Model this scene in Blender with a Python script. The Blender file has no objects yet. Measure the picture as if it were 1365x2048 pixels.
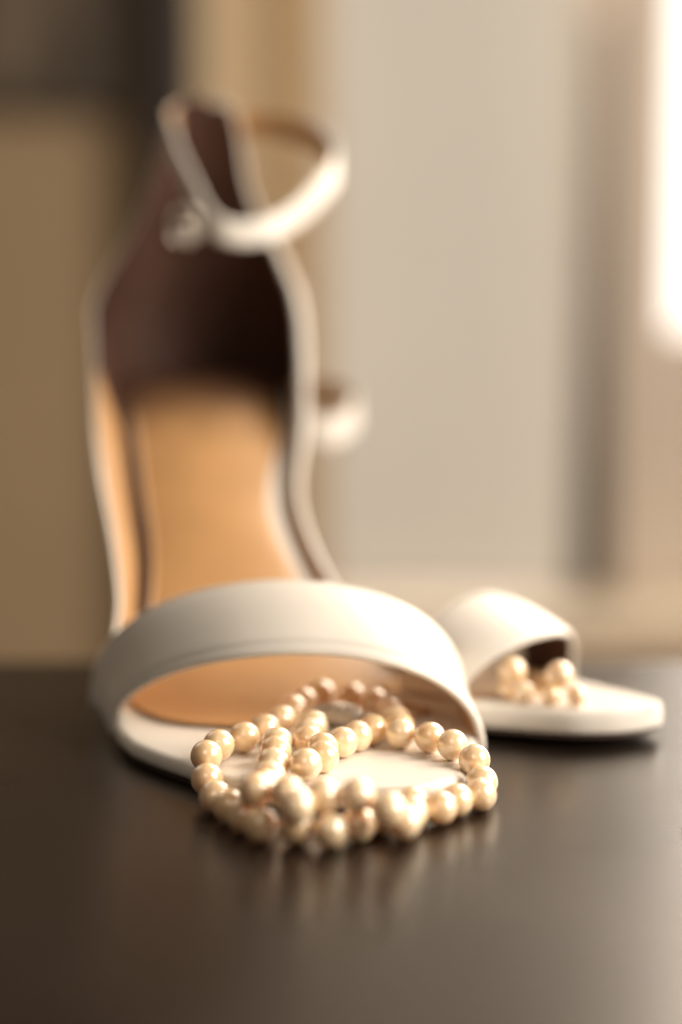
import bpy, math, random
from mathutils import Vector, Matrix

random.seed(7)
S = bpy.context.scene
C = S.collection
R = math.radians

# ------------------------------------------------------------------ camera
CAM_H, PITCH = 0.105, R(6.0)
cam_d = bpy.data.cameras.new('camera')
cam = bpy.data.objects.new('camera', cam_d)
C.objects.link(cam)
cam_d.sensor_fit = 'VERTICAL'
cam_d.sensor_height = 36.0
cam_d.sensor_width = 24.0
cam_d.lens = 63.0
cam_d.clip_start, cam_d.clip_end = 0.01, 60
cam.location = (0, 0, CAM_H)
cam.rotation_euler = (R(90) - PITCH, 0, 0)
cam_d.dof.use_dof = True
cam_d.dof.focus_distance = 0.402
cam_d.dof.aperture_fstop = 2.9
cam_d.dof.aperture_blades = 0
S.camera = cam
FPX = 63.0 / 36.0 * 2048

# ------------------------------------------------------------------ light
world = bpy.data.worlds.new('World')
S.world = world
world.use_nodes = True
wb = world.node_tree.nodes['Background']
wb.inputs[0].default_value = (1.0, 0.80, 0.60, 1)
wb.inputs[1].default_value = 0.09


def area(name, loc, target, sx, sy, power, col):
    d = bpy.data.lights.new(name, 'AREA')
    d.shape = 'RECTANGLE'
    d.size, d.size_y, d.energy, d.color = sx, sy, power, col
    o = bpy.data.objects.new(name, d)
    C.objects.link(o)
    o.location = loc
    o.rotation_euler = (Vector(target) - Vector(loc)).to_track_quat('-Z', 'Y').to_euler()
    return o


area('side_window_light', (0.92, 0.14, 0.54), (-0.02, 0.45, 0.03), 0.68, 0.72, 22.5, (1.0, 0.90, 0.78))
area('room_fill_light', (-0.62, 1.12, 0.62), (-0.03, 0.5, 0.03), 0.5, 0.4, 1.0, (1.0, 0.86, 0.70))
area('front_fill_light', (-0.15, -0.55, 0.85), (0.0, 0.42, 0.02), 0.5, 0.5, 1.7, (1.0, 0.88, 0.74))
area('back_window_light', (0.84, 1.48, 0.90), (0.60, 0.45, 0.5), 1.0, 1.15, 34.0, (1.0, 0.84, 0.66))

S.view_settings.view_transform = 'Standard'
S.view_settings.look = 'None'
S.view_settings.exposure = 0.0
S.view_settings.gamma = 1.0
S.cycles.use_denoising = True
S.cycles.max_bounces = 10


# ------------------------------------------------------------------ helpers
def ray(px, py):
    x, y = (px - 682.5) / FPX, (1024 - py) / FPX
    c, s = math.cos(PITCH), math.sin(PITCH)
    return Vector((x, c + y * s, -s + y * c))


def UZ(px, py, z):
    d = ray(px, py)
    return Vector((0, 0, CAM_H)) + d * ((z - CAM_H) / d.z)


def UY(px, py, Y):
    d = ray(px, py)
    return Vector((0, 0, CAM_H)) + d * (Y / d.y)


def lerp(a, b, t):
    return a + (b - a) * t


def spline(tab, x):
    """smooth monotone-ish interpolation of a table [(x, y), ...]"""
    if x <= tab[0][0]:
        return tab[0][1]
    if x >= tab[-1][0]:
        return tab[-1][1]
    for i in range(len(tab) - 1):
        x0, y0 = tab[i]
        x1, y1 = tab[i + 1]
        if x <= x1:
            def sl(j):
                if j <= 0 or j >= len(tab) - 1:
                    return None
                d0 = (tab[j][1] - tab[j - 1][1]) / (tab[j][0] - tab[j - 1][0])
                d1 = (tab[j + 1][1] - tab[j][1]) / (tab[j + 1][0] - tab[j][0])
                if d0 * d1 <= 0:
                    return 0.0
                return 2 * d0 * d1 / (d0 + d1)
            h = x1 - x0
            lin = (y1 - y0) / h
            m0, m1 = sl(i), sl(i + 1)
            m0 = lin if m0 is None else m0
            m1 = lin if m1 is None else m1
            t = (x - x0) / h
            return ((2 * t**3 - 3 * t**2 + 1) * y0 + (t**3 - 2 * t**2 + t) * h * m0
                    + (-2 * t**3 + 3 * t**2) * y1 + (t**3 - t**2) * h * m1)


def obj(name, verts, faces, mat, parent=None, smooth=True, mats=None, fm=None):
    me = bpy.data.meshes.new(name)
    me.from_pydata([tuple(v) for v in verts], [], faces)
    me.update()
    if mats:
        for m in mats:
            me.materials.append(m)
    else:
        me.materials.append(mat)
    if fm:
        for p, i in zip(me.polygons, fm):
            p.material_index = i
    if smooth:
        for p in me.polygons:
            p.use_smooth = True
    o = bpy.data.objects.new(name, me)
    C.objects.link(o)
    o.parent = parent
    return o


def empty(name, loc=(0, 0, 0), rz=0.0):
    o = bpy.data.objects.new(name, None)
    C.objects.link(o)
    o.location = loc
    o.rotation_euler = (0, 0, rz)
    return o


def tag(o, label=None, cat=None, group=None, kind=None):
    for k, v in (('label', label), ('category', cat), ('group', group), ('kind', kind)):
        if v:
            o[k] = v
    return o


def bevel(o, w, n=3):
    m = o.modifiers.new('edge', 'BEVEL')
    m.width, m.segments, m.limit_method = w, n, 'ANGLE'
    for p in o.data.polygons:
        p.use_smooth = True
    try:
        w_ = o.modifiers.new('normals', 'WEIGHTED_NORMAL')
        w_.keep_sharp = True
    except Exception:
        pass
    return o


def box(name, x0, x1, y0, y1, z0, z1, mat, parent=None, bev=0.0):
    v = [(x, y, z) for x in (x0, x1) for y in (y0, y1) for z in (z0, z1)]
    f = [(0, 1, 3, 2), (4, 6, 7, 5), (0, 4, 5, 1), (2, 3, 7, 6), (0, 2, 6, 4), (1, 5, 7, 3)]
    o = obj(name, v, f, mat, parent, smooth=False)
    if bev:
        bevel(o, bev)
    return o


def grid_faces(nu, nv, wrap_u=False, wrap_v=False, base=0):
    f = []
    for i in range(nu - (0 if wrap_u else 1)):
        for j in range(nv - (0 if wrap_v else 1)):
            a = base + i * nv + j
            b = base + ((i + 1) % nu) * nv + j
            c = base + ((i + 1) % nu) * nv + (j + 1) % nv
            d = base + i * nv + (j + 1) % nv
            f.append((a, b, c, d))
    return f


def tube(name, pts, rad, mat, parent=None, n=12, closed=False):
    verts = []
    pts = [Vector(p) for p in pts]
    N = len(pts)
    prev = None
    for i, p in enumerate(pts):
        a = pts[(i - 1) % N] if (closed or i > 0) else p
        b = pts[(i + 1) % N] if (closed or i < N - 1) else p
        t = (b - a).normalized()
        if prev is None:
            up = Vector((0, 0, 1)) if abs(t.z) < .9 else Vector((1, 0, 0))
            nrm = (up - t * up.dot(t)).normalized()
        else:
            nrm = (prev - t * prev.dot(t)).normalized()
        prev = nrm
        bi = t.cross(nrm)
        r = rad[i] if isinstance(rad, (list, tuple)) else rad
        for k in range(n):
            an = 2 * math.pi * k / n
            verts.append(p + nrm * math.cos(an) * r + bi * math.sin(an) * r)
    f = grid_faces(N, n, closed, True)
    if not closed:
        f.append(tuple(range(n)))
        f.append(tuple(reversed(range((N - 1) * n, N * n))))
    return obj(name, verts, f, mat, parent)


# ------------------------------------------------------------------ materials
def mat(name, col, rough=0.5, bump=0.0, bscale=400.0, var=0.0, vscale=30.0, spec=0.5, metal=0.0,
        coat=0.0, coat_r=0.1, sss=0.0, sss_col=None, sss_scale=0.002, rvar=0.0, obj_coords=True, stretch=None):
    m = bpy.data.materials.new(name)
    m.use_nodes = True
    nt = m.node_tree
    N, L = nt.nodes, nt.links
    b = N['Principled BSDF']
    b.inputs['Base Color'].default_value = (*col, 1)
    b.inputs['Roughness'].default_value = rough
    b.inputs['Specular IOR Level'].default_value = spec
    b.inputs['Metallic'].default_value = metal
    b.inputs['Coat Weight'].default_value = coat
    b.inputs['Coat Roughness'].default_value = coat_r
    if sss:
        b.inputs['Subsurface Weight'].default_value = sss
        b.inputs['Subsurface Radius'].default_value = sss_col or (1, .5, .25)
        b.inputs['Subsurface Scale'].default_value = sss_scale
    tc = N.new('ShaderNodeTexCoord')
    src = tc.outputs['Object']
    if stretch:
        mp = N.new('ShaderNodeMapping')
        mp.inputs['Scale'].default_value = stretch
        L.new(src, mp.inputs[0])
        src = mp.outputs[0]
    if var or rvar:
        n1 = N.new('ShaderNodeTexNoise')
        n1.inputs['Scale'].default_value = vscale
        n1.inputs['Detail'].default_value = 6
        L.new(src, n1.inputs['Vector'])
        if var:
            mr = N.new('ShaderNodeMapRange')
            mr.inputs['From Min'].default_value, mr.inputs['From Max'].default_value = .3, .7
            mr.inputs['To Min'].default_value, mr.inputs['To Max'].default_value = 1 - var, 1 + var
            L.new(n1.outputs[0], mr.inputs[0])
            mx = N.new('ShaderNodeVectorMath')
            mx.operation = 'SCALE'
            mx.inputs[0].default_value = col
            L.new(mr.outputs[0], mx.inputs['Scale'])
            L.new(mx.outputs[0], b.inputs['Base Color'])
        if rvar:
            mr = N.new('ShaderNodeMapRange')
            mr.inputs['From Min'].default_value, mr.inputs['From Max'].default_value = .3, .7
            mr.inputs['To Min'].default_value, mr.inputs['To Max'].default_value = rough - rvar, rough + rvar
            L.new(n1.outputs[0], mr.inputs[0])
            L.new(mr.outputs[0], b.inputs['Roughness'])
    if bump:
        n2 = N.new('ShaderNodeTexNoise')
        n2.inputs['Scale'].default_value = bscale
        n2.inputs['Detail'].default_value = 4
        L.new(src, n2.inputs['Vector'])
        bp = N.new('ShaderNodeBump')
        bp.inputs['Strength'].default_value = bump
        bp.inputs['Distance'].default_value = 0.0003
        L.new(n2.outputs[0], bp.inputs['Height'])
        L.new(bp.outputs[0], b.inputs['Normal'])
    return m


M = {}
M['white_leather'] = mat('white_leather', (0.79, 0.735, 0.66), 0.42, bump=.10, bscale=900, var=.03, vscale=60, coat=.15, coat_r=.3)
M['tan_leather'] = mat('tan_leather', (0.50, 0.275, 0.115), 0.36, bump=.12, bscale=700, var=.10, vscale=40, coat=.12, coat_r=.25)
M['brown_lining_and_shade'] = mat('brown_lining_and_shade', (0.062, 0.028, 0.018), 0.7, bump=.2, bscale=600, var=.15, vscale=50, spec=.2)
M['outsole'] = mat('outsole', (0.055, 0.03, 0.02), 0.45, bump=.1, bscale=500, var=.1)
M['table'] = mat('dark_table', (0.010, 0.0062, 0.0045), 0.30, coat=.05, coat_r=.30, bump=.03, bscale=260, var=.25, vscale=18, rvar=.03, stretch=(1, 1, 1), spec=.5)
M['table'].node_tree.nodes['Principled BSDF'].inputs['Specular Tint'].default_value = (1.0, .84, .66, 1)
M['silver'] = mat('silver', (0.62, 0.56, 0.48), 0.28, metal=1.0, bump=.3, bscale=900)
M['thread'] = mat('thread', (0.85, 0.78, 0.62), 0.7)
M['wall_tan'] = mat('wall_tan', (0.47, 0.335, 0.20), 0.8, var=.06, vscale=3)
M['wall_yellow'] = mat('wall_yellow', (0.78, 0.60, 0.38), 0.8, var=.05, vscale=3)
M['curtain'] = mat('curtain', (0.86, 0.815, 0.735), 0.9, var=.03, vscale=4)
M['frame_grey'] = mat('frame_grey', (0.62, 0.53, 0.44), 0.5, var=.04, vscale=5)
M['dark_wood'] = mat('dark_wood', (0.035, 0.027, 0.024), 0.45, var=.2, vscale=12)
M['sill'] = mat('sill_paint', (0.68, 0.58, 0.45), 0.5, var=.04, vscale=5)
M['floor'] = mat('floor_wood', (0.16, 0.09, 0.05), 0.5, var=.2, vscale=6)
M['picture'] = mat('picture_print', (0.15, 0.11, 0.075), 0.7, var=.8, vscale=5, stretch=(3, 1, .6))
M['picture_frame'] = mat('picture_frame', (.085, .065, .045), .6)
M['wall_low'] = mat('wall_low', (.30, .21, .13), .8)
M['glass'] = mat('glass', (0.8, 0.82, 0.85), 0.05)
gb = M['glass'].node_tree.nodes['Principled BSDF']
gb.inputs['Transmission Weight'].default_value = 1.0
gb.inputs['IOR'].default_value = 1.1

m = bpy.data.materials.new('sky_glow')
m.use_nodes = True
nt = m.node_tree
nt.nodes.remove(nt.nodes['Principled BSDF'])
em = nt.nodes.new('ShaderNodeEmission')
em.inputs[0].default_value = (1.0, 0.87, 0.74, 1)
em.inputs[1].default_value = 3.0
nt.links.new(em.outputs[0], nt.nodes['Material Output'].inputs[0])
M['sky'] = m


def pearl_mat():
    m = bpy.data.materials.new('pearl')
    m.use_nodes = True
    nt = m.node_tree
    N, L = nt.nodes, nt.links
    b = N['Principled BSDF']
    oi = N.new('ShaderNodeObjectInfo')
    cr = N.new('ShaderNodeValToRGB')
    cr.color_ramp.elements[0].color = (0.95, 0.65, 0.36, 1)
    cr.color_ramp.elements[1].color = (0.97, 0.75, 0.49, 1)
    L.new(oi.outputs['Random'], cr.inputs[0])
    tc = N.new('ShaderNodeTexCoord')
    n1 = N.new('ShaderNodeTexNoise')
    n1.inputs['Scale'].default_value = 260
    n1.inputs['Detail'].default_value = 3
    L.new(tc.outputs['Object'], n1.inputs['Vector'])
    mx = N.new('ShaderNodeMix')
    mx.data_type = 'RGBA'
    mx.blend_type = 'MULTIPLY'
    mx.inputs['Factor'].default_value = .10
    L.new(cr.outputs[0], mx.inputs['A'])
    c2 = N.new('ShaderNodeValToRGB')
    c2.color_ramp.elements[0].position, c2.color_ramp.elements[1].position = .35, .65
    c2.color_ramp.elements[0].color = (.8, .74, .68, 1)
    c2.color_ramp.elements[1].color = (1, 1, 1, 1)
    L.new(n1.outputs[0], c2.inputs[0])
    L.new(c2.outputs[0], mx.inputs['B'])
    L.new(mx.outputs['Result'], b.inputs['Base Color'])
    b.inputs['Roughness'].default_value = .30
    b.inputs['Metallic'].default_value = .0
    b.inputs['Specular IOR Level'].default_value = 1.0
    b.inputs['Specular Tint'].default_value = (1, .93, .9, 1)
    b.inputs['Coat Weight'].default_value = 1.0
    b.inputs['Coat Roughness'].default_value = .15
    b.inputs['Coat IOR'].default_value = 2.1
    b.inputs['Subsurface Weight'].default_value = .5
    b.inputs['Subsurface Radius'].default_value = (1, .55, .2)
    b.inputs['Subsurface Scale'].default_value = .0026
    bp = N.new('ShaderNodeBump')
    bp.inputs['Strength'].default_value = .02
    bp.inputs['Distance'].default_value = .0003
    L.new(n1.outputs[0], bp.inputs['Height'])
    L.new(bp.outputs[0], b.inputs['Normal'])
    return m


M['pearl'] = pearl_mat()

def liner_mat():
    m = mat('shaded_liner_leather', (0.50, 0.275, 0.115), 0.34, bump=.12, bscale=700, var=.10, vscale=40, coat=.15, coat_r=.25)
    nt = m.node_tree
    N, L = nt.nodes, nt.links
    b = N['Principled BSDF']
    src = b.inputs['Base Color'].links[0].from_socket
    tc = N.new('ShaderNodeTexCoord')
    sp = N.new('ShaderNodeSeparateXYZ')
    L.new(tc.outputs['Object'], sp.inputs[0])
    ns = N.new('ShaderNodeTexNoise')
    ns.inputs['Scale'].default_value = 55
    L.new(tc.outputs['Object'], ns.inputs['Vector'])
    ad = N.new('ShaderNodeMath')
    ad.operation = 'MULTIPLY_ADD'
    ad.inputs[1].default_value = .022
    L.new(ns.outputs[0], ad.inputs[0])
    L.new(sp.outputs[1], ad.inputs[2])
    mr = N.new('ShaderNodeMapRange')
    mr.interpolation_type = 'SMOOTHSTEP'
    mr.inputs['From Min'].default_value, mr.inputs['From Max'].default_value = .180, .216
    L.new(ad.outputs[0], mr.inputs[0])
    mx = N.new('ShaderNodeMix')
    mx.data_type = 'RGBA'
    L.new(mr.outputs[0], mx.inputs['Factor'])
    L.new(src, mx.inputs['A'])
    mx.inputs['B'].default_value = (.06, .026, .015, 1)  # heel end coloured brown to stand for shade inside the counter
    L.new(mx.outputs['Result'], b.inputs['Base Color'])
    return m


M['shaded_liner_leather'] = liner_mat()

# ------------------------------------------------------------------ the setting
TAB_Y = UZ(200, 1318, 0).y
WALL_Y = 1.62


def wx(px, Y=WALL_Y):
    return UY(px, 1024, Y).x


def wz(py, Y=WALL_Y):
    return UY(682, py, Y).z


tag(box('floor', -2.2, 2.2, -1.2, 2.6, -0.80, -0.75, M['floor']), kind='structure')
tag(box('wall', -2.2, wx(660), WALL_Y, WALL_Y + .1, -0.75, 2.2, M['wall_tan']), kind='structure')

# table
t = empty('table', (0, 0, -0.75))
tag(t, 'dark brown satin table top that carries the sandals and pearls', 'table')


def local(o, parent):
    o.parent = parent
    o.matrix_parent_inverse = Matrix.Translation(parent.location).inverted()
    return o


top = box('table_top', -.75, .75, -.25, TAB_Y, -0.028, 0, M['table'], bev=.004)
local(top, t)
for sx in (-.70, .70):
    for sy in (-.20, TAB_Y - .05):
        local(box('leg', sx - .025, sx + .025, sy - .025, sy + .025, -.75, -.0285, M['table'], bev=.003), t)


def strip(name, p0, p1, y0, y1, z0, z1, m, label, cat, bev=.004, group=None):
    o = box(name, wx(p0, y0), wx(p1, y0), y0, y1, z0, z1, m, bev=bev)
    tag(o, label, cat, group)
    return o


strip('door_post', 312, 402, WALL_Y - .07, WALL_Y - .002, -.75, 2.2, M['dark_wood'],
      'tall dark post against the tan wall behind the heel', 'post')
strip('door_panel', 404, 640, WALL_Y - .03, WALL_Y - .002, -.75, 2.2, M['wall_yellow'],
      'pale yellowish panel between the dark post and light curtain', 'panel')
# framed picture
pic = empty('framed_picture', (wx(120), WALL_Y - .03, wz(60)))
tag(pic, 'dark framed picture hanging high on the tan wall', 'picture')
px0, px1, pz0, pz1 = wx(-260), wx(290), wz(225), wz(225) + .55
Yp = WALL_Y - .03
local(box('print', px0 + .02, px1 - .02, Yp + .01, Yp + .02, pz0 + .02, pz1 - .02, M['picture']), pic)
for a in ((px0, px1, pz0, pz0 + .022), (px0, px1, pz1 - .022, pz1)):
    local(box('frame', a[0], a[1], Yp, Yp + .028, a[2], a[3], M['picture_frame'], bev=.003), pic)
for a in ((px0, px0 + .022), (px1 - .022, px1)):
    local(box('frame', a[0], a[1], Yp, Yp + .028, pz0 + .0225, pz1 - .0225, M['picture_frame'], bev=.003), pic)

# light curtain with shallow folds
CY = WALL_Y - .12
cx0, cx1 = wx(650, CY), wx(1140, CY)
nu, nv = 90, 12
cv = []
for side in (0, 1):
    for i in range(nu):
        u = i / (nu - 1)
        for j in range(nv):
            v = j / (nv - 1)
            y = CY +   .002 * math.sin(u * 5) + .0002 * math.sin(u * 23 + 1 + v) + .003 * side
            cv.append((lerp(cx0, cx1, u), y, lerp(wz(1170, CY), 2.1, v)))
cf = grid_faces(nu, nv) + grid_faces(nu, nv, base=nu * nv)
tag(obj('curtain', cv, cf, M['curtain']), 'light beige curtain hanging beside the bright window', 'curtain')

# window: frame posts, sill, glass
wn = empty('window', (wx(1290), WALL_Y, wz(1180)))
tag(wn, 'bright window with beige frame and dark seam at its jamb', 'window')
zb = wz(1165)
local(box('jamb', wx(1120), wx(1210), WALL_Y - .06, WALL_Y, zb, 2.2, M['frame_grey'], bev=.004), wn)
sy_ = WALL_Y - .066
sv = [(wx(1150, sy_), sy_, zb), (wx(1226, sy_), sy_, zb), (wx(1200, sy_), sy_, wz(60)), (wx(1186, sy_), sy_, wz(60))]
sv += [(a, WALL_Y - .0605, b) for a, _, b in sv]
local(obj('seam', sv, [(3, 2, 1, 0), (4, 5, 6, 7), (0, 1, 5, 4), (1, 2, 6, 5), (2, 3, 7, 6), (3, 0, 4, 7)], M['dark_wood'], smooth=False), wn)
local(box('stile', wx(1213), wx(1316), WALL_Y - .05, WALL_Y, zb, 2.2, M['frame_grey'], bev=.006), wn)
local(box('lower_panel', wx(1316) + .002, wx(2300), WALL_Y - .03, WALL_Y, zb, wz(660), M['frame_grey'], bev=.004), wn)
local(box('glass', wx(1316) + .002, wx(2300), WALL_Y - .012, WALL_Y - .008, wz(660) + .002, 2.2, M['glass']), wn)
tag(obj('sky', [(wx(1316) - .3, 2.6, wz(650) - .15), (4.5, 2.6, wz(650) - .15), (4.5, 2.6, 3.2), (wx(1316) - .3, 2.6, 3.2)],
        [(0, 1, 2, 3)], M['sky'], smooth=False), kind='structure')
sl = box('window_sill', wx(640), wx(2400), WALL_Y - .16, WALL_Y - .002, wz(1172) - .03, wz(1172) - .002, M['sill'], bev=.006)
tag(sl, 'pale sill ledge running below the curtain and window', 'window sill')
tag(box('wall_below_window', wx(660) + .002, 2.2, WALL_Y - .2, WALL_Y + .1, -.75, wz(1172) - .032, M['wall_low']), kind='structure')

# ------------------------------------------------------------------ sandal
mm = .001


class Shoe:
    def __init__(self, heel=True):
        self.heel = heel
        self.L = .2390
        if heel:
            self.ztab = [(0, 6.0), (.07, 6.0), (.085, 8), (.10, 13.5), (.125, 29), (.15, 48), (.175, 67), (.195, 80), (.212, 86.5), (.239, 89)]
        else:
            self.ztab = [(0, 10.0), (.02, 9.5), (.07, 9.0), (.12, 10), (.17, 13), (.239, 14)]
        self.cl = [(0, .006), (.007, .0015), (.018, -.0015), (.033, -.0015), (.06, -.0025), (.08, -.0030), (.11, -.0070), (.15, -.0080), (.18, -.0035), (.21, -.0005), (.239, 0)]
        self.wt = [(0.06, .0435), (.075, .0445), (.09, .0415), (.12, .0295), (.15, .0245), (.18, .0280), (.205, .0300), (.2391, .030)]

    def z(self, s):
        return spline(self.ztab, s) * mm

    def c(self, s):
        return spline(self.cl, s)

    def w(self, s):
        if s < .06:
            q = math.sqrt(max(s, 0) * 1000)
            return spline([(0, 0), (2.65, 18.5), (4.24, 27.8), (5.74, 34), (6.93, 40.0), (7.746, 43.5)], q) * mm
        if s > self.L - .030:
            t = (s - (self.L - .030)) / .030
            return .030 * math.sqrt(max(0.0, 1 - t * t))
        return spline(self.wt, s)

    def stations(self, n=90, s0=0.0, s1=None):
        s1 = s1 or self.L
        out = []
        for i in range(n + 1):
            u = (1 - math.cos(math.pi * i / n)) / 2
            out.append(s0 + (s1 - s0) * u)
        return out

    def top(self, s, x):
        """surface height of the footbed at station s and lateral offset from axis"""
        w = max(self.w(s), 1e-5)
        k = min(1, abs(x - self.c(s)) / w)
        dish = spline([(0, 0), (.07, 0.1), (.11, -3.0), (.15, -5.5), (.19, -4.0), (.215, -.6), (.239, 0)], s) * mm
        edge = spline([(0, 1.0), (.06, .8), (.1, 0), (.239, 0)], s) * mm
        return self.z(s) + dish * (k * k - .4) - edge * k ** 6

    def slope_n(self, s):
        ds = .002
        dz = self.z(min(s + ds, self.L)) - self.z(max(s - ds, 0))
        a = math.atan2(dz, min(s + ds, self.L) - max(s - ds, 0))
        return -math.sin(a), math.cos(a)      # (s component, z component)

    def slab(self, name, mat_, parent, inset, t0, t1, top_off=0.0, s0=0.0, rnd=1.2 * mm, s1=None):
        """a slab following the sole: lateral inset, from t0 to t1 below the footbed surface"""
        st = self.stations(96, s0 + inset * .9 + 1e-4, (s1 or self.L) - inset * .9 - 1e-4)
        prof = []
        na = 6
        T = (t1 - t0) * mm
        r = min(rnd, T / 2 * .98)
        # ring points: lateral factor & depth
        nl = 16
        for i in range(nl + 1):
            prof.append(('t', -1 + 2 * i / nl, 0))
        for i in range(1, na + 1):
            a = math.pi / 2 * i / na
            prof.append(('r', 1, 1 - math.cos(a), math.sin(a)))
        for i in range(na, 0, -1):
            a = math.pi / 2 * i / na
            prof.append(('b', 1, 1 - math.cos(a), math.sin(a)))
        for i in range(nl, -1, -1):
            prof.append(('u', -1 + 2 * i / nl, 0))
        for i in range(1, na + 1):
            a = math.pi / 2 * i / na
            prof.append(('b', -1, 1 - math.cos(a), math.sin(a)))
        for i in range(na, 0, -1):
            a = math.pi / 2 * i / na
            prof.append(('r', -1, 1 - math.cos(a), math.sin(a)))
        V = []
        for s in st:
            w = max(self.w(s) - inset, .0004)
            c = self.c(s)
            ns, nz = self.slope_n(s)
            wi = max(w - r, w * .3)
            rr = w - wi
            for p in prof:
                if p[0] in 'tu':
                    x = p[1] * wi
                    d = 0 if p[0] == 't' else T
                else:
                    x = p[1] * (wi + rr * p[3])
                    d = r * p[2] if p[0] == 'r' else T - r * p[2]
                zt = self.top(s, c + x)
                dd = t0 * mm + d - top_off * mm
                V.append((c + x, s - ns * dd, zt - nz * dd))
        n = len(prof)
        F = grid_faces(len(st), n, False, True)
        F.append(tuple(range(n)))
        F.append(tuple(reversed(range((len(st) - 1) * n, len(st) * n))))
        return obj(name, V, F, mat_, parent)

    # outline point on the footbed edge; u in [0,1] from left front round the heel to right front
    def outline(self, s0):
        pts = []
        n1, n2 = 46, 60
        sc = self.L - .030
        for i in range(n1):
            s = lerp(s0, sc, i / n1)
            pts.append((self.c(s) - self.w(s), s))
        for i in range(n2 + 1):
            a = math.pi * i / n2
            s = sc + .030 * math.sin(a)
            pts.append((self.c(s) - .030 * math.cos(a), s))
        for i in range(n1 - 1, -1, -1):
            s = lerp(s0, sc, i / n1)
            pts.append((self.c(s) + self.w(s), s))
        return pts

    def wall_h(self, x, s, tall):
        sc = self.L - .030
        if s <= sc + 1e-6:
            if x > self.c(s):
                return spline([(.085, .5), (.10, 4.0), (.13, 5.5), (.16, 7), (.175, 10), (.19, 18), (sc, 30)], s) * mm
            return spline([(.085, 0.5), (.10, 6.0), (.13, 9.5), (.16, 12.0), (.175, 13.5), (.19, 17), (sc, 24)], s) * mm
        r = min(1, abs(x - self.c(s)) / .030)
        if tall:
            if x > self.c(s):
                return spline([(0, 89), (.30, 88.5), (.44, 83), (.54, 66), (.66, 56), (.80, 48), (.93, 39), (1, 30)], r) * mm
            return spline([(0, 89), (.30, 88.5), (.44, 82), (.52, 62), (.64, 48), (.80, 37), (.94, 29), (1, 24)], r) * mm
        return spline([(0, 16), (1, 14)], r) * mm

    def quarter(self, parent, tall=True):
        pts = self.outline(.088)
        n = len(pts)
        nv = 22
        nrm = []
        for i in range(n):
            a = pts[max(0, i - 1)]
            b = pts[min(n - 1, i + 1)]
            tx, ty = b[0] - a[0], b[1] - a[1]
            l = math.hypot(tx, ty)
            # left side goes +s : outward is -x  => rotate (tx,ty) by +90: (-ty, tx)
            nrm.append((-ty / l, tx / l))

        def P(i, h, off):
            x, s = pts[i]
            hh = h / mm
            bul = 4.2 * math.sin(min(hh, 26) / 26 * math.pi * .62) if hh > 0 else 0
            k = min(1, max(0, (s - .17) / .05))
            fl = spline([(.088, .1), (.12, .35), (.15, .62), (.18, .5), (.20, .3), (.24, .2)], s)
            rs = min(1, max(0, (x - self.c(s)) / .02 + .5))
            bul = lerp(fl * lerp(1, .25, rs) * hh, bul * lerp(1, .15, rs), k)
            if hh > 26:
                bul = 4.2 * math.sin(math.pi * .62) * lerp(1, .15, min(1, max(0, (x - self.c(s)) / .02 + .5))) - (hh - 26) * .10
            o = (bul * mm) + off
            shear = .10 * max(0, hh - 22) * mm
            zz = self.top(min(s, self.L - 1e-4), x)
            return Vector((x + nrm[i][0] * o + shear, s + nrm[i][1] * o, zz + h))

        V = []
        hb = -3.2 * mm
        HH = [self.wall_h(x, s, tall) for x, s in pts]
        for _ in range(3):
            HH = [HH[0]] + [(HH[q - 1] + HH[q] * 2 + HH[q + 1]) / 4 for q in range(1, n - 1)] + [HH[-1]]
        Ts = [lerp(.9, 2.2, max(0, min(1, (i - n * .56) / (n * .12))) * max(0, min(1, (n - 12 - i) / 24))) * mm for i in range(n)]
        TC = 1.1 * mm
        for i in range(n):
            x, s = pts[i]
            H = HH[i]
            T = Ts[i]
            col = []
            for j in range(nv):            # outer, bottom -> top
                h = lerp(hb, H, j / (nv - 1))
                col.append(P(i, h, T * .9))
            for a in (45, 90, 135):
                an = R(a)
                col.append(P(i, H + math.sin(an) * T * .6, T * (.2 + .7 * math.cos(an))))
            for j in range(nv - 1, -1, -1):
                h = lerp(hb, H, j / (nv - 1))
                col.append(P(i, h, -T * .5))
            V += col
        m_ = nv * 2 + 3
        F = grid_faces(n, m_, False, True)
        F.append(tuple(range(m_)))
        F.append(tuple(reversed(range((n - 1) * m_, n * m_))))
        q = obj('heel_counter', V, F, M['white_leather'], parent)
        # linings stuck on the inner face
        for nm, lo, hi, mt in (('quarter_lining', 0, 1, M['tan_leather']),):
            pass

        def lining(nm, i0, i1, mt, hmin=0.0):
            V = []
            idx = list(range(i0, i1))
            for side in (0, 1):
                for i in idx:
                    x, s = pts[i]
                    H = HH[i] + (-.5 if i > n * .5 else .9 * min(1, max(0, (i - 26) / 12))) * mm
                    for j in range(nv):
                        h = lerp(0, max(H, .2 * mm), j / (nv - 1))
                        V.append(P(i, h, -Ts[i] * .5 - .05 * mm - (.55 if side == 0 else 0.0) * mm))
            m2 = len(idx)
            F = grid_faces(m2, nv) + [tuple(reversed(f)) for f in grid_faces(m2, nv, base=m2 * nv)]
            B = m2 * nv
            for i in range(m2 - 1):
                a, b = i * nv + nv - 1, (i + 1) * nv + nv - 1
                F.append((a, b, b + B, a + B))
            return obj(nm, V, F, mt, parent)
        k0 = 38
        lining('side_lining', 3, k0 + 1, M['tan_leather'])
        lining('side_lining', n - k0 - 1, n - 3, M['tan_leather'])
        lining('heel_lining', k0, n - k0, M['brown_lining_and_shade'])
        self.tab_top = P(n // 2, self.wall_h(pts[n // 2][0], pts[n // 2][1], tall), 0)
        return q

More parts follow.
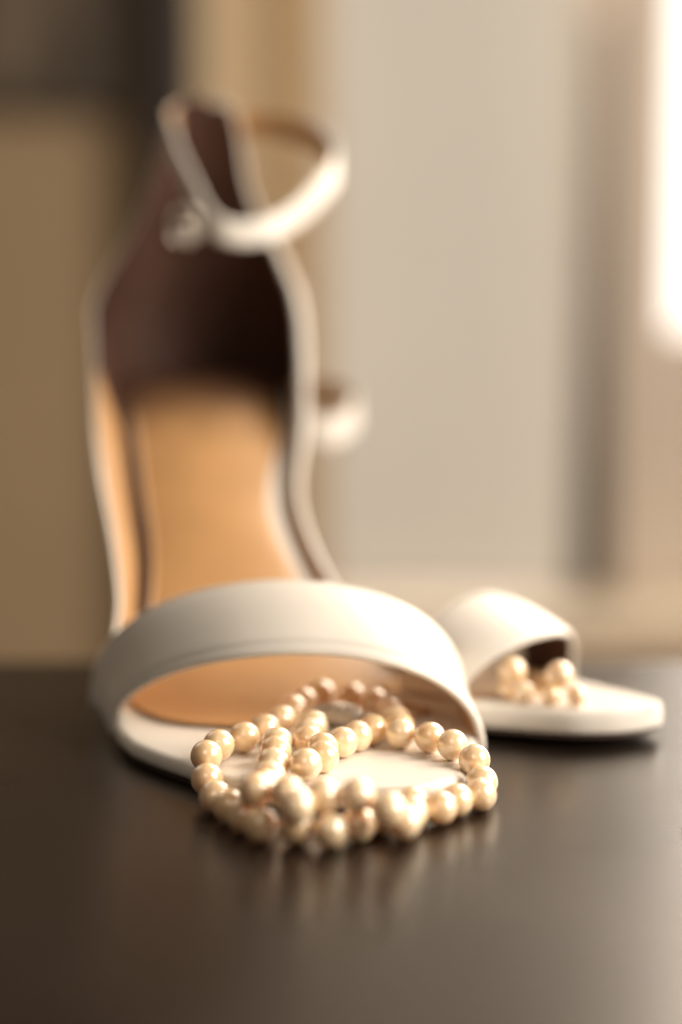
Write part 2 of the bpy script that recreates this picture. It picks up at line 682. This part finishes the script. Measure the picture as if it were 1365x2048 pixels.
    def strap(self, parent, fr, bk, lin='tan_leather'):
        """fr, bk: functions phi(0..pi) -> Vector for front and back edge of the band"""
        nphi, nb = 96, 26
        T = 1.9 * mm
        grid = []
        for i in range(nphi + 1):
            ph = math.pi * i / nphi
            a, b = fr(ph), bk(ph)
            row = []
            for j in range(nb + 1):
                t = j / nb
                p = a.lerp(b, t)
                out = Vector((math.cos(ph) * .9, 0.0, math.sin(ph) + .15)).normalized()
                p = p + out * (.0012 * math.sin(math.pi * t))
                row.append(p)
            grid.append(row)
        nrm = []
        for i in range(nphi + 1):
            r = []
            for j in range(nb + 1):
                du = grid[min(i + 1, nphi)][j] - grid[max(i - 1, 0)][j]
                dv = grid[i][min(j + 1, nb)] - grid[i][max(j - 1, 0)]
                nn = du.cross(dv).normalized()
                r.append(nn)
            nrm.append(r)
        # outward orientation check at the crown of the arch
        if nrm[nphi // 2][nb // 2].z < 0:
            nrm = [[-q for q in r] for r in nrm]
        V = []
        ring = []
        for i in range(nphi + 1):
            col = []
            for j in range(nb + 1):
                t = j / nb
                wdt = (grid[i][nb] - grid[i][0]).length
                e = min(t, 1 - t) * wdt / mm
                # groove of the folded edge, 1.6 mm in from the rim
                g = .75 * math.exp(-((e - 2.2) / .42) ** 2)
                rnd = .55 * max(0, 1 - e / .9) ** 2
                col.append(grid[i][j] + nrm[i][j] * (T / 2 - (g + rnd) * mm))
            ez = (grid[i][nb] - grid[i][nb - 1]).normalized()
            col.append(grid[i][nb] + ez * T * .35)
            for j in range(nb, -1, -1):
                col.append(grid[i][j] - nrm[i][j] * T / 2)
            es = (grid[i][0] - grid[i][1]).normalized()
            col.append(grid[i][0] + es * T * .35)
            V += col
        m_ = 2 * (nb + 1) + 2
        F = grid_faces(nphi + 1, m_, False, True)
        F.append(tuple(range(m_)))
        F.append(tuple(reversed(range(nphi * m_, (nphi + 1) * m_))))
        o = obj('vamp_strap', V, F, M['white_leather'], parent)
        # lining under the band
        V = []
        for side in (0, 1):
            for i in range(2, nphi - 1):
                for j in range(1, nb):
                    V.append(grid[i][j] - nrm[i][j] * (T / 2 + (.1 if side else .6) * mm))
        n1, n2 = nphi - 3, nb - 1
        F = grid_faces(n1, n2) + grid_faces(n1, n2, base=n1 * n2)
        B = n1 * n2
        for i in range(n1 - 1):
            for j in (0, n2 - 1):
                F.append((i * n2 + j, (i + 1) * n2 + j, (i + 1) * n2 + j + B, i * n2 + j + B))
        obj('strap_lining', V, F, M[lin], parent)
        return o

    def liner(self, parent, curve, name, mat_, li, ri, lo, hi):
        """a sheet lying on the footbed; curve(x_fraction) gives where it starts, li / ri the gap left at each side"""
        V = []
        n1, n2 = 90, 28
        for side in (0, 1):
            for i in range(n1 + 1):
                for j in range(n2 + 1):
                    f = -1 + 2 * j / n2
                    sa = curve(f)
                    u = i / n1
                    s = lerp(sa, self.L - 1.6 * mm, 1 - (1 - u) ** 1.5)
                    wl = -max(.0003, self.w(s) - spline(li, s) * mm)
                    wr = max(.0003, self.w(s) - spline(ri, s) * mm)
                    x = self.c(s) + lerp(wl, wr, (f + 1) / 2)
                    rnd = .3 * (1 - min(1, (1 - abs(f)) / .06)) if side == 0 else 0
                    V.append((x, s, self.top(s, x) + ((hi - rnd) if side == 0 else lo) * mm))
        a = (n1 + 1) * (n2 + 1)
        F = grid_faces(n1 + 1, n2 + 1) + grid_faces(n1 + 1, n2 + 1, base=a)
        for j in range(n2):
            F.append((j, j + 1, j + 1 + a, j + a))
        for i in range(n1):
            for j in (0, n2):
                p, q = i * (n2 + 1) + j, (i + 1) * (n2 + 1) + j
                F.append((p, q, q + a, p + a))
        return obj(name, V, F, mat_, parent)


def ribbon(name, path, width, thick, mat_out, parent, updir=None, closed=False, mat_in=None):
    """a band of leather standing on edge along a closed or open path"""
    pts = [Vector(p) for p in path]
    # catmull-rom resample
    out = []
    N = len(pts)
    segs = N if closed else N - 1
    for i in range(segs):
        p0 = pts[(i - 1) % N] if (closed or i > 0) else pts[0] * 2 - pts[1]
        p1, p2 = pts[i], pts[(i + 1) % N]
        p3 = pts[(i + 2) % N] if (closed or i + 2 < N) else pts[-1] * 2 - pts[-2]
        for k in range(12):
            t = k / 12
            out.append(.5 * ((2 * p1) + (p2 - p0) * t + (2 * p0 - 5 * p1 + 4 * p2 - p3) * t * t + (-p0 + 3 * p1 - 3 * p2 + p3) * t ** 3))
    if not closed:
        out.append(pts[-1])
    n = len(out)
    V = []
    cols = 10
    m_ = None
    fm = []
    for i in range(n):
        a = out[(i - 1) % n] if (closed or i > 0) else out[0]
        b = out[(i + 1) % n] if (closed or i < n - 1) else out[-1]
        t = (b - a).normalized()
        up = updir(i / n) if callable(updir) else (updir or Vector((0, 0, 1)))
        up = (up - t * up.dot(t)).normalized()
        nn = t.cross(up).normalized()
        ring = []
        for j in range(cols + 1):
            v = -1 + 2 * j / cols
            ring.append(out[i] + up * v * width / 2 + nn * (thick / 2) * (1 - .5 * abs(v) ** 6))
        for j in range(cols, -1, -1):
            v = -1 + 2 * j / cols
            ring.append(out[i] + up * v * width / 2 - nn * (thick / 2) * (1 - .5 * abs(v) ** 6))
        m_ = len(ring)
        V += ring
    F = grid_faces(n, m_, closed, True)
    per = m_
    fm = []
    for k in range(len(F)):
        j = k % per
        fm.append(1 if (cols < j < 2 * cols + 1) else 0)
    if not closed:
        F.append(tuple(range(m_)))
        F.append(tuple(reversed(range((n - 1) * m_, n * m_))))
        fm += [0, 0]
    return obj(name, V, F, None, parent, mats=[mat_out, mat_in or mat_out], fm=fm)


# ---- first sandal
TOE1, HEEL1 = Vector((.009, .376, 0)), Vector((-.052, .607, 0))
ax = (HEEL1 - TOE1)
ang1 = math.atan2(-ax.x, ax.y)
s1 = empty('sandal', TOE1, ang1)
tag(s1, 'tall white leather sandal facing the camera with tan insole and raised heel', 'sandal', 'pair of white sandals')
T1 = Matrix.Translation(TOE1) @ Matrix.Rotation(ang1, 4, 'Z')
T1i = T1.inverted()


def L1(p):
    return T1i @ Vector(p)


A = Shoe(True)
A.slab('footbed', M['white_leather'], s1, 0.0, 0.0, 4.4, rnd=2.1 * mm)
A.slab('outsole', M['outsole'], s1, 1.6 * mm, 4.4, 5.95, rnd=.7 * mm)
FR = [(-1, .096), (-.9, .082), (-.6, .067), (-.2, .060), (.3, .058), (.7, .062), (.9, .075), (1, .095)]
A.liner(s1, lambda f: spline(FR, f), 'sock_liner', M['shaded_liner_leather'], [(0, 1.9), (.09, 1.9), (.11, 4.5), (.14, 5.5), (.19, 5.5), (.21, 3.0), (.24, 2.2)],
        [(0, 1.9), (.09, 1.9), (.105, 3.5), (.13, 6.5), (.165, 7.5), (.19, 4.5), (.21, 2.5), (.24, 2.2)], .5, 1.0)  # wide right gap bares white footbed in place of a highlight
A.liner(s1, lambda f: .100 + .01 * f * f, 'liner_crease_shade', M['brown_lining_and_shade'], [(0, .9), (.24, .9)], [(0, 26), (.19, 26), (.21, .9), (.24, .9)], .08, .42)  # added brown sheet, paints the shaded crease along the left wall
A.quarter(s1, True)


def arch(xl, xr, s_of, zb, H, pw=1.0, flare=.0):
    def f(ph):
        cx = math.cos(math.pi - ph)            # -1 left .. +1 right
        x = (lerp(xl, xr, (cx + 1) / 2))
        return Vector((x, s_of(cx), zb + H * math.sin(ph) ** pw))
    return f


fr1 = arch(-.0468, .0375, lambda c: spline([(-1, .085), (-.8, .072), (-.3, .054), (.1, .047), (.6, .042), (1, .042)], c), .0015, .0255, .92)
bk1 = arch(-.0492, .0420, lambda c: spline([(-1, .108), (-.8, .096), (-.3, .080), (.2, .072), (.7, .068), (1, .070)], c), .0045, .0360, .80)
A.strap(s1, fr1, bk1)

# stiletto heel and its cap
hv, nseg = [], 24
HC = (0.0, A.L - .022)
lev = []
for k in range(15):
    u = k / 14
    z = lerp(.0045, .0800, u)
    rx = .0046 + .022 * max(0, (u - .55) / .45) ** 2.0
    ry = .0050 + .018 * max(0, (u - .5) / .5) ** 1.8
    yc = HC[1] + .010 * (1 - u) ** 1.2 - .000
    lev.append((z, rx, ry, yc))
for z, rx, ry, yc in lev:
    for k in range(nseg):
        a = 2 * math.pi * k / nseg
        hv.append((HC[0] + rx * math.cos(a), yc + ry * math.sin(a), z))
hf = grid_faces(len(lev), nseg, False, True) + [tuple(reversed(range(nseg))), tuple(range((len(lev) - 1) * nseg, len(lev) * nseg))]
hl = obj('stiletto_heel', hv, hf, M['white_leather'], s1)
tube('heel_tip', [(HC[0], HC[1] + .010, 0.0), (HC[0], HC[1] + .010, .0044)], .0047, M['outsole'], hl, n=20)

# ankle strap loop
loop_w = [UY(345, 232, .600), UY(352, 290, .588), UY(388, 370, .568), UY(430, 440, .553), UY(500, 455, .553), UY(575, 430, .560),
          UY(640, 370, .574), UY(672, 318, .588), UY(640, 270, .602), UY(570, 246, .612), UY(490, 238, .620), UY(410, 212, .618)]
loop = ribbon('ankle_strap', [L1(p) - Vector((0, 0, .0018)) for p in loop_w], .0080, .0016, M['white_leather'], s1, Vector((0, .12, 1)), True, M['tan_leather'])
# buckle with prong on the front of the loop, loose strap end under it
bc = L1(UY(368, 450, .549))
bx = Vector((1, .1, 0)).normalized()
bz = Vector((0.15, 0, 1)).normalized()
ring = []
for k in range(28):
    a = 2 * math.pi * k / 28
    ca, sa = math.cos(a), math.sin(a)
    ring.append(bc + bx * .0038 * (abs(ca) ** .6) * (1 if ca > 0 else -1) + bz * .0052 * (abs(sa) ** .6) * (1 if sa > 0 else -1))
bk = tube('buckle', ring, .0006, M['silver'], loop, n=8, closed=True)
tube('prong', [bc - bx * .0037 + Vector((0, -.0008, 0)), bc + Vector((0, -.0014, 0)), bc + bx * .0045 + Vector((0, -.0008, 0))], .0006, M['silver'], bk, n=8)
ribbon('strap_end', [L1(UY(410, 456, .556)), L1(UY(388, 466, .556)), L1(UY(370, 480, .556))], .0045, .0014, M['white_leather'], loop, Vector((0.2, 0, 1)), False)

# ---- second sandal
TOE2, HEEL2 = Vector((.0772, .4415, 0)), Vector((-.0558, .5555, 0))
ax = HEEL2 - TOE2
ang2 = math.atan2(-ax.x, ax.y)
s2 = empty('sandal', TOE2, ang2)
ROLL2 = R(1.5)
SV2 = (.60, .735, .93)
s2.location.z = .043 * math.sin(ROLL2) * .60
M2 = Matrix.Translation(s2.location) @ Matrix.Rotation(ang2, 4, 'Z') @ Matrix.Rotation(ROLL2, 4, 'Y') @ Matrix.Diagonal((*SV2, 1))
s2.rotation_euler = (Matrix.Rotation(ang2, 3, 'Z') @ Matrix.Rotation(ROLL2, 3, 'Y')).to_euler()
s2.scale = SV2
tag(s2, 'low white sandal behind with two pearl earrings resting on its toe', 'sandal', 'pair of white sandals')
T2 = M2
T2i = T2.inverted()


def L2(p):
    return T2i @ Vector(p)


B = Shoe(False)
B.slab('footbed', M['white_leather'], s2, 0.0, 0.0, 6.6, rnd=2.4 * mm)
B.slab('outsole', M['outsole'], s2, 2.0 * mm, 6.6, 7.9, rnd=.6 * mm)
B.liner(s2, lambda f: .038 + .02 * f * f, 'sock_liner', M['shaded_liner_leather'], [(0, 1.9), (.24, 1.9)], [(0, 1.9), (.24, 1.9)], .1, .7)
fr2 = arch(-.0425, .0465, lambda c: .042 + .014 * c * c, .004, .0215, .8)
bk2 = arch(-.0440, .0490, lambda c: .074 + .006 * c * c, .004, .0300, .8)
B.strap(s2, fr2, bk2, 'brown_lining_and_shade')  # brown here stands for shade under the strap; first sandal's lining is tan
ribbon('ankle_strap', [L2(p) for p in (Vector((-.045, .558, .026)), Vector((-.030, .595, .032)), Vector((-.045, .625, .060)), UY(560, 850, .622), UY(640, 868, .618), UY(690, 852, .622),
                       UY(712, 818, .630), UY(675, 792, .648), UY(620, 790, .660), UY(560, 800, .665))], .0105, .0017, M['white_leather'], s2, Vector((0, .15, 1)), False, M['tan_leather'])

# ------------------------------------------------------------------ pearls
def sphere_mesh(name, r, nu=40, nv=24, wob=0.0):
    V = [(0, 0, r)]
    for i in range(1, nv):
        th = math.pi * i / nv
        for j in range(nu):
            a = 2 * math.pi * j / nu
            k = 1 + wob * math.sin(2 * th + 1.1) * .6 + wob * math.sin(3 * a + th * 2)
            V.append((r * k * math.sin(th) * math.cos(a), r * k * math.sin(th) * math.sin(a), r * k * math.cos(th)))
    V.append((0, 0, -r))
    F = []
    for j in range(nu):
        F.append((0, 1 + j, 1 + (j + 1) % nu))
    for i in range(nv - 2):
        for j in range(nu):
            a, b = 1 + i * nu + j, 1 + i * nu + (j + 1) % nu
            F.append((a, a + nu, b + nu, b))
    base = 1 + (nv - 2) * nu
    for j in range(nu):
        F.append((base + j, len(V) - 1, base + (j + 1) % nu))
    me = bpy.data.meshes.new(name)
    me.from_pydata(V, [], F)
    me.materials.append(M['pearl'])
    for p in me.polygons:
        p.use_smooth = True
    return me


D = 7.3 * mm
RP = D / 2
TB = 3.52 * mm
# (px, py, height of centre in mm) in stringing order
left_run = [(701, 1394, 10.2), (642, 1388, 10.2), (599, 1406, 10.0), (573, 1437, 9.6), (527, 1462, 9.5), (484, 1480, 9.5), (433, 1486, 9.5),
            (405, 1512, 9.5), (413, 1555, 6.0), (431, 1595, 3.6), (458, 1611, 3.6), (489, 1632, 3.6), (520, 1650, 3.6)]
front_run = [(594, 1656, 3.6), (665, 1660, 3.6), (722, 1648, 3.6), (773, 1634, 3.6), (814, 1650, 3.6)]
right_run = [(832, 1604, 3.6), (873, 1612, 3.6), (914, 1604, 3.6), (945, 1595, 3.6), (968, 1570, 4.2), (954, 1513, 8.0), (907, 1489, 9.5),
             (853, 1473, 9.5), (800, 1468, 9.5), (789, 1425, 10.0), (753, 1407, 10.0)]
inner_run = [(750, 1460, 9.5), (712, 1474, 9.5), (681, 1486, 9.5), (650, 1489, 9.6), (648, 1517, 9.6), (604, 1530, 9.5), (550, 1537, 9.5), (527, 1584, 9.6),
             (568, 1598, 9.0), (596, 1612, 8.8), (648, 1591, 10.2), (709, 1591, 10.2), (770, 1620, 8.8)]
inner_two = [(627, 1450, 9.5), (607, 1481, 10.0), (568, 1473, 9.8), (555, 1496, 10.2)]
runs = [left_run, front_run, right_run, inner_run, inner_two]
P, runid = [], []
for ri, run in enumerate(runs):
    for (a, b, z) in run:
        P.append(UZ(a, b, z * mm))
        runid.append(ri)
P0 = [p.copy() for p in P]


def support(p):
    """height a pearl centre may not go under at this place"""
    l = T1i @ Vector((p.x, p.y, 0))
    s, x = l.y, l.x
    best = RP
    # distance to the footbed surface sampled around
    for ds in (-3.2, -1.8, 0, 1.8, 3.2):
        for dx in (-3.2, -1.8, 0, 1.8, 3.2):
            q, r2 = s + ds * mm, math.hypot(ds, dx) * mm
            if r2 >= RP or q <= 0.0025 or q > .2:
                continue
            if abs(x + dx * mm - A.c(q)) <= A.w(q) - .0022:
                top_ = A.top(q, x + dx * mm) + (.0008 if q > .06 else 0)
                best = max(best, top_ + math.sqrt(RP * RP - r2 * r2))
    return best


clasp_c = UZ(681, 1428, 9.9 * mm)
clasp_l, clasp_r = UZ(622, 1424, 10 * mm), UZ(736, 1434, 10 * mm)


def relax(n, pull, links=(), hold=1.0):
    for it in range(n):
        for a, b in links:
            d = P[b] - P[a]
            if d.length > D * 1.03:
                k = min(.0003, (d.length - D * 1.03) * .06)
                P[a] += d.normalized() * k
                P[b] -= d.normalized() * k
        for i in range(len(P)):
            for j in range(i + 1, len(P)):
                d = P[j] - P[i]
                l = d.length
                if l < D * .985:
                    n_ = d / max(l, 1e-6)
                    k = (D * .985 - l) * .5
                    P[i] -= n_ * k
                    P[j] += n_ * k
        for i in range(len(P)):
            for c_ in (clasp_l, clasp_c, clasp_r):
                d = P[i] - c_
                mn = RP + (.0031 if c_ is clasp_c else .0008)
                if d.length < mn:
                    P[i] = c_ + d.normalized() * mn
            P[i] += (P0[i] - P[i]) * (pull if it < n - 25 else 0.01)
            P[i].z -= .00002
            h = max(support(P[i]), P0[i].z - .0005)
            if P[i].z < h:
                P[i].z = h


relax(110, .07)
# close the longer stretches of string with further pearls
order = [[i for i in range(len(P)) if runid[i] == k] for k in range(5)]
strands = [order[0] + order[1] + order[2] + [order[0][0]], order[3] + [order[1][4]], order[4] + [order[3][6]]]
full = []
for st in strands:
    out = [st[0]]
    for a, b in zip(st, st[1:]):
        g = (P[b] - P[a]).length
        k = max(0, round(g / (D * 1.02)) - 1) if g > 2.0 * D and b != order[3][6] else 0
        for q in range(k):
            P.append(P[a].lerp(P[b], (q + 1) / (k + 1)))
            P0.append(P[-1].copy())
            runid.append(9)
            out.append(len(P) - 1)
        out.append(b)
    full.append(out)
links = [(a, b) for st in full for a, b in zip(st, st[1:])]
relax(90, .12, links)

nk = empty('pearl_necklace', (clasp_c.x, clasp_c.y - .03, 0))
tag(nk, 'cream pearl necklace coiled across the sandal toe and dark table', 'necklace')
meshes = [sphere_mesh('pearl', RP, wob=w_) for w_ in (.0, .005, .009, .003)]
for i, p in enumerate(P):
    o = bpy.data.objects.new('pearl', meshes[i % 4])
    C.objects.link(o)
    o.rotation_euler = (random.uniform(0, 6), random.uniform(0, 6), random.uniform(0, 6))
    k = random.uniform(.975, 1.0)
    o.scale = (k, k, k)
    o.location = p
    local(o, nk)


def thread(pts):
    q = []
    for i in range(len(pts) - 1):
        for k in range(6):
            q.append(pts[i].lerp(pts[i + 1], k / 6))
    q.append(pts[-1])
    local(tube('thread', q, .00032, M['thread'], None, n=6), nk)


thread([P[i] for i in full[0]])
thread([clasp_r] + [P[i] for i in full[1]])
thread([clasp_l] + [P[i] for i in full[2]])
# filigree fish-hook clasp
cv = []
cw, ch, cd = .0067, .0027, .0029
nu, nv = 48, 24
dirx = (clasp_r - clasp_l).normalized()
diry = Vector((0, -.45, .9))
diry = (diry - dirx * diry.dot(dirx)).normalized()
dirz = dirx.cross(diry)
for i in range(nu + 1):
    u = -1 + 2 * i / nu
    e = max(.02, 1 - abs(u) ** 2.2) ** .6
    for j in range(nv):
        a = 2 * math.pi * j / nv
        k = 1 + .07 * math.sin(a * 7 + u * 9) + .05 * math.sin(u * 30)
        cv.append(clasp_c + dirx * u * cw + diry * math.cos(a) * ch * e * k + dirz * math.sin(a) * cd * e * k)
cf = grid_faces(nu + 1, nv, False, True) + [tuple(range(nv)), tuple(reversed(range(nu * nv, (nu + 1) * nv)))]
cl = obj('clasp', cv, cf, M['silver'])
local(cl, nk)
clm = cl


def sub(o):
    o.parent = clm
    o.matrix_parent_inverse = clm.matrix_parent_inverse.copy()
    o.matrix_parent_inverse = Matrix.Identity(4)
    return o


# wires: two rims and scrolls on the upper side, little flower in the centre
front = (diry * .35 - dirz * .0 + Vector((0, -1, .55))).normalized()
front = (front - dirx * front.dot(dirx)).normalized()
side = dirx.cross(front).normalized()
for kk in (.95, .62):
    rim = []
    for k in range(40):
        a = 2 * math.pi * k / 40
        rim.append(clasp_c + dirx * cw * kk * math.cos(a) + side * ch * kk * .95 * math.sin(a) + front * cd * (1.0 - kk * .62))
    sub(tube('wire', rim, .00022, M['silver'], None, n=6, closed=True))
for k in range(10):
    u = -.8 + 1.6 * k / 9
    c_ = clasp_c + dirx * cw * u + front * cd * (1 - .35 * u * u) * .9
    rr = .0007
    scr = [c_ + dirx * rr * math.cos(a) + side * rr * 1.5 * math.sin(a) for a in [2 * math.pi * q / 14 for q in range(14)]]
    sub(tube('scroll', scr, .00017, M['silver'], None, n=6, closed=True))
for k in range(6):
    a = 2 * math.pi * k / 6
    c_ = clasp_c + front * cd * 1.0 + dirx * .0012 * math.cos(a) + side * .0009 * math.sin(a)
    me = bpy.data.meshes.new('bead')
    pm = sphere_mesh('bead', .00055, 12, 8)
    pm.materials.clear()
    pm.materials.append(M['silver'])
    o = bpy.data.objects.new('bead', pm)
    C.objects.link(o)
    o.location = c_
    sub(o)
for e_ in (clasp_l, clasp_r):
    kn = [e_ + dirx * .0011 * math.cos(a) + Vector((0, -.3, .95)) * .0011 * math.sin(a) for a in [2 * math.pi * q / 18 for q in range(18)]]
    sub(tube('ring', kn, .00035, M['silver'], None, n=8, closed=True))

# ------------------------------------------------------------------ earrings on the second sandal
def on_toe(x, s, r):
    """point r above the second sandal's footbed at real local offsets (metres)"""
    lx, ls = x / SV2[0], s / SV2[1]
    p = M2 @ Vector((lx, ls, B.top(ls, lx) + (.0007 if ls > .045 else 0)))
    return p + Vector((0, 0, r))


def earring(spots, top_r, label):
    base = [(on_toe(x, q, r * mm), r) for x, q, r in spots]
    mid = sum((p for p, _ in base), Vector()) / len(base)
    e = empty('pearl_earring', (mid.x, mid.y, mid.z - .003))
    tag(e, label, 'earring', 'pearl earrings on the sandal toe')
    for p, r_ in base:
        o = bpy.data.objects.new('small_pearl', sphere_mesh('small_pearl', r_ * mm, 32, 20))
        C.objects.link(o)
        o.location = p
        local(o, e)
    p = mid + Vector((-.0008, .0030, 0))
    p.z = mid.z + .0045
    o = bpy.data.objects.new('large_pearl', sphere_mesh('large_pearl', top_r * mm, 36, 22))
    C.objects.link(o)
    o.location = p
    local(o, e)
    for q, _ in base:
        local(tube('setting', [p.lerp(q, .3), p.lerp(q, .8)], .0006, M['silver'], None, n=8), e)
    local(tube('post', [p, p + Vector((-.004, .006, -.001)), p + Vector((-.006, .009, -.003))], .0004, M['silver'], None, n=8), e)
    return e


EAR = [((-.0165, .0265, 2.6), (-.0160, .0320, 2.5)), ((-.0155, .0192, 2.6), (-.0120, .0138, 2.6))]
earring(EAR[0], 3.6, 'pearl cluster earring nearer the first sandal strap')
earring(EAR[1], 3.6, 'pearl cluster earring nearer the tip of the toe')
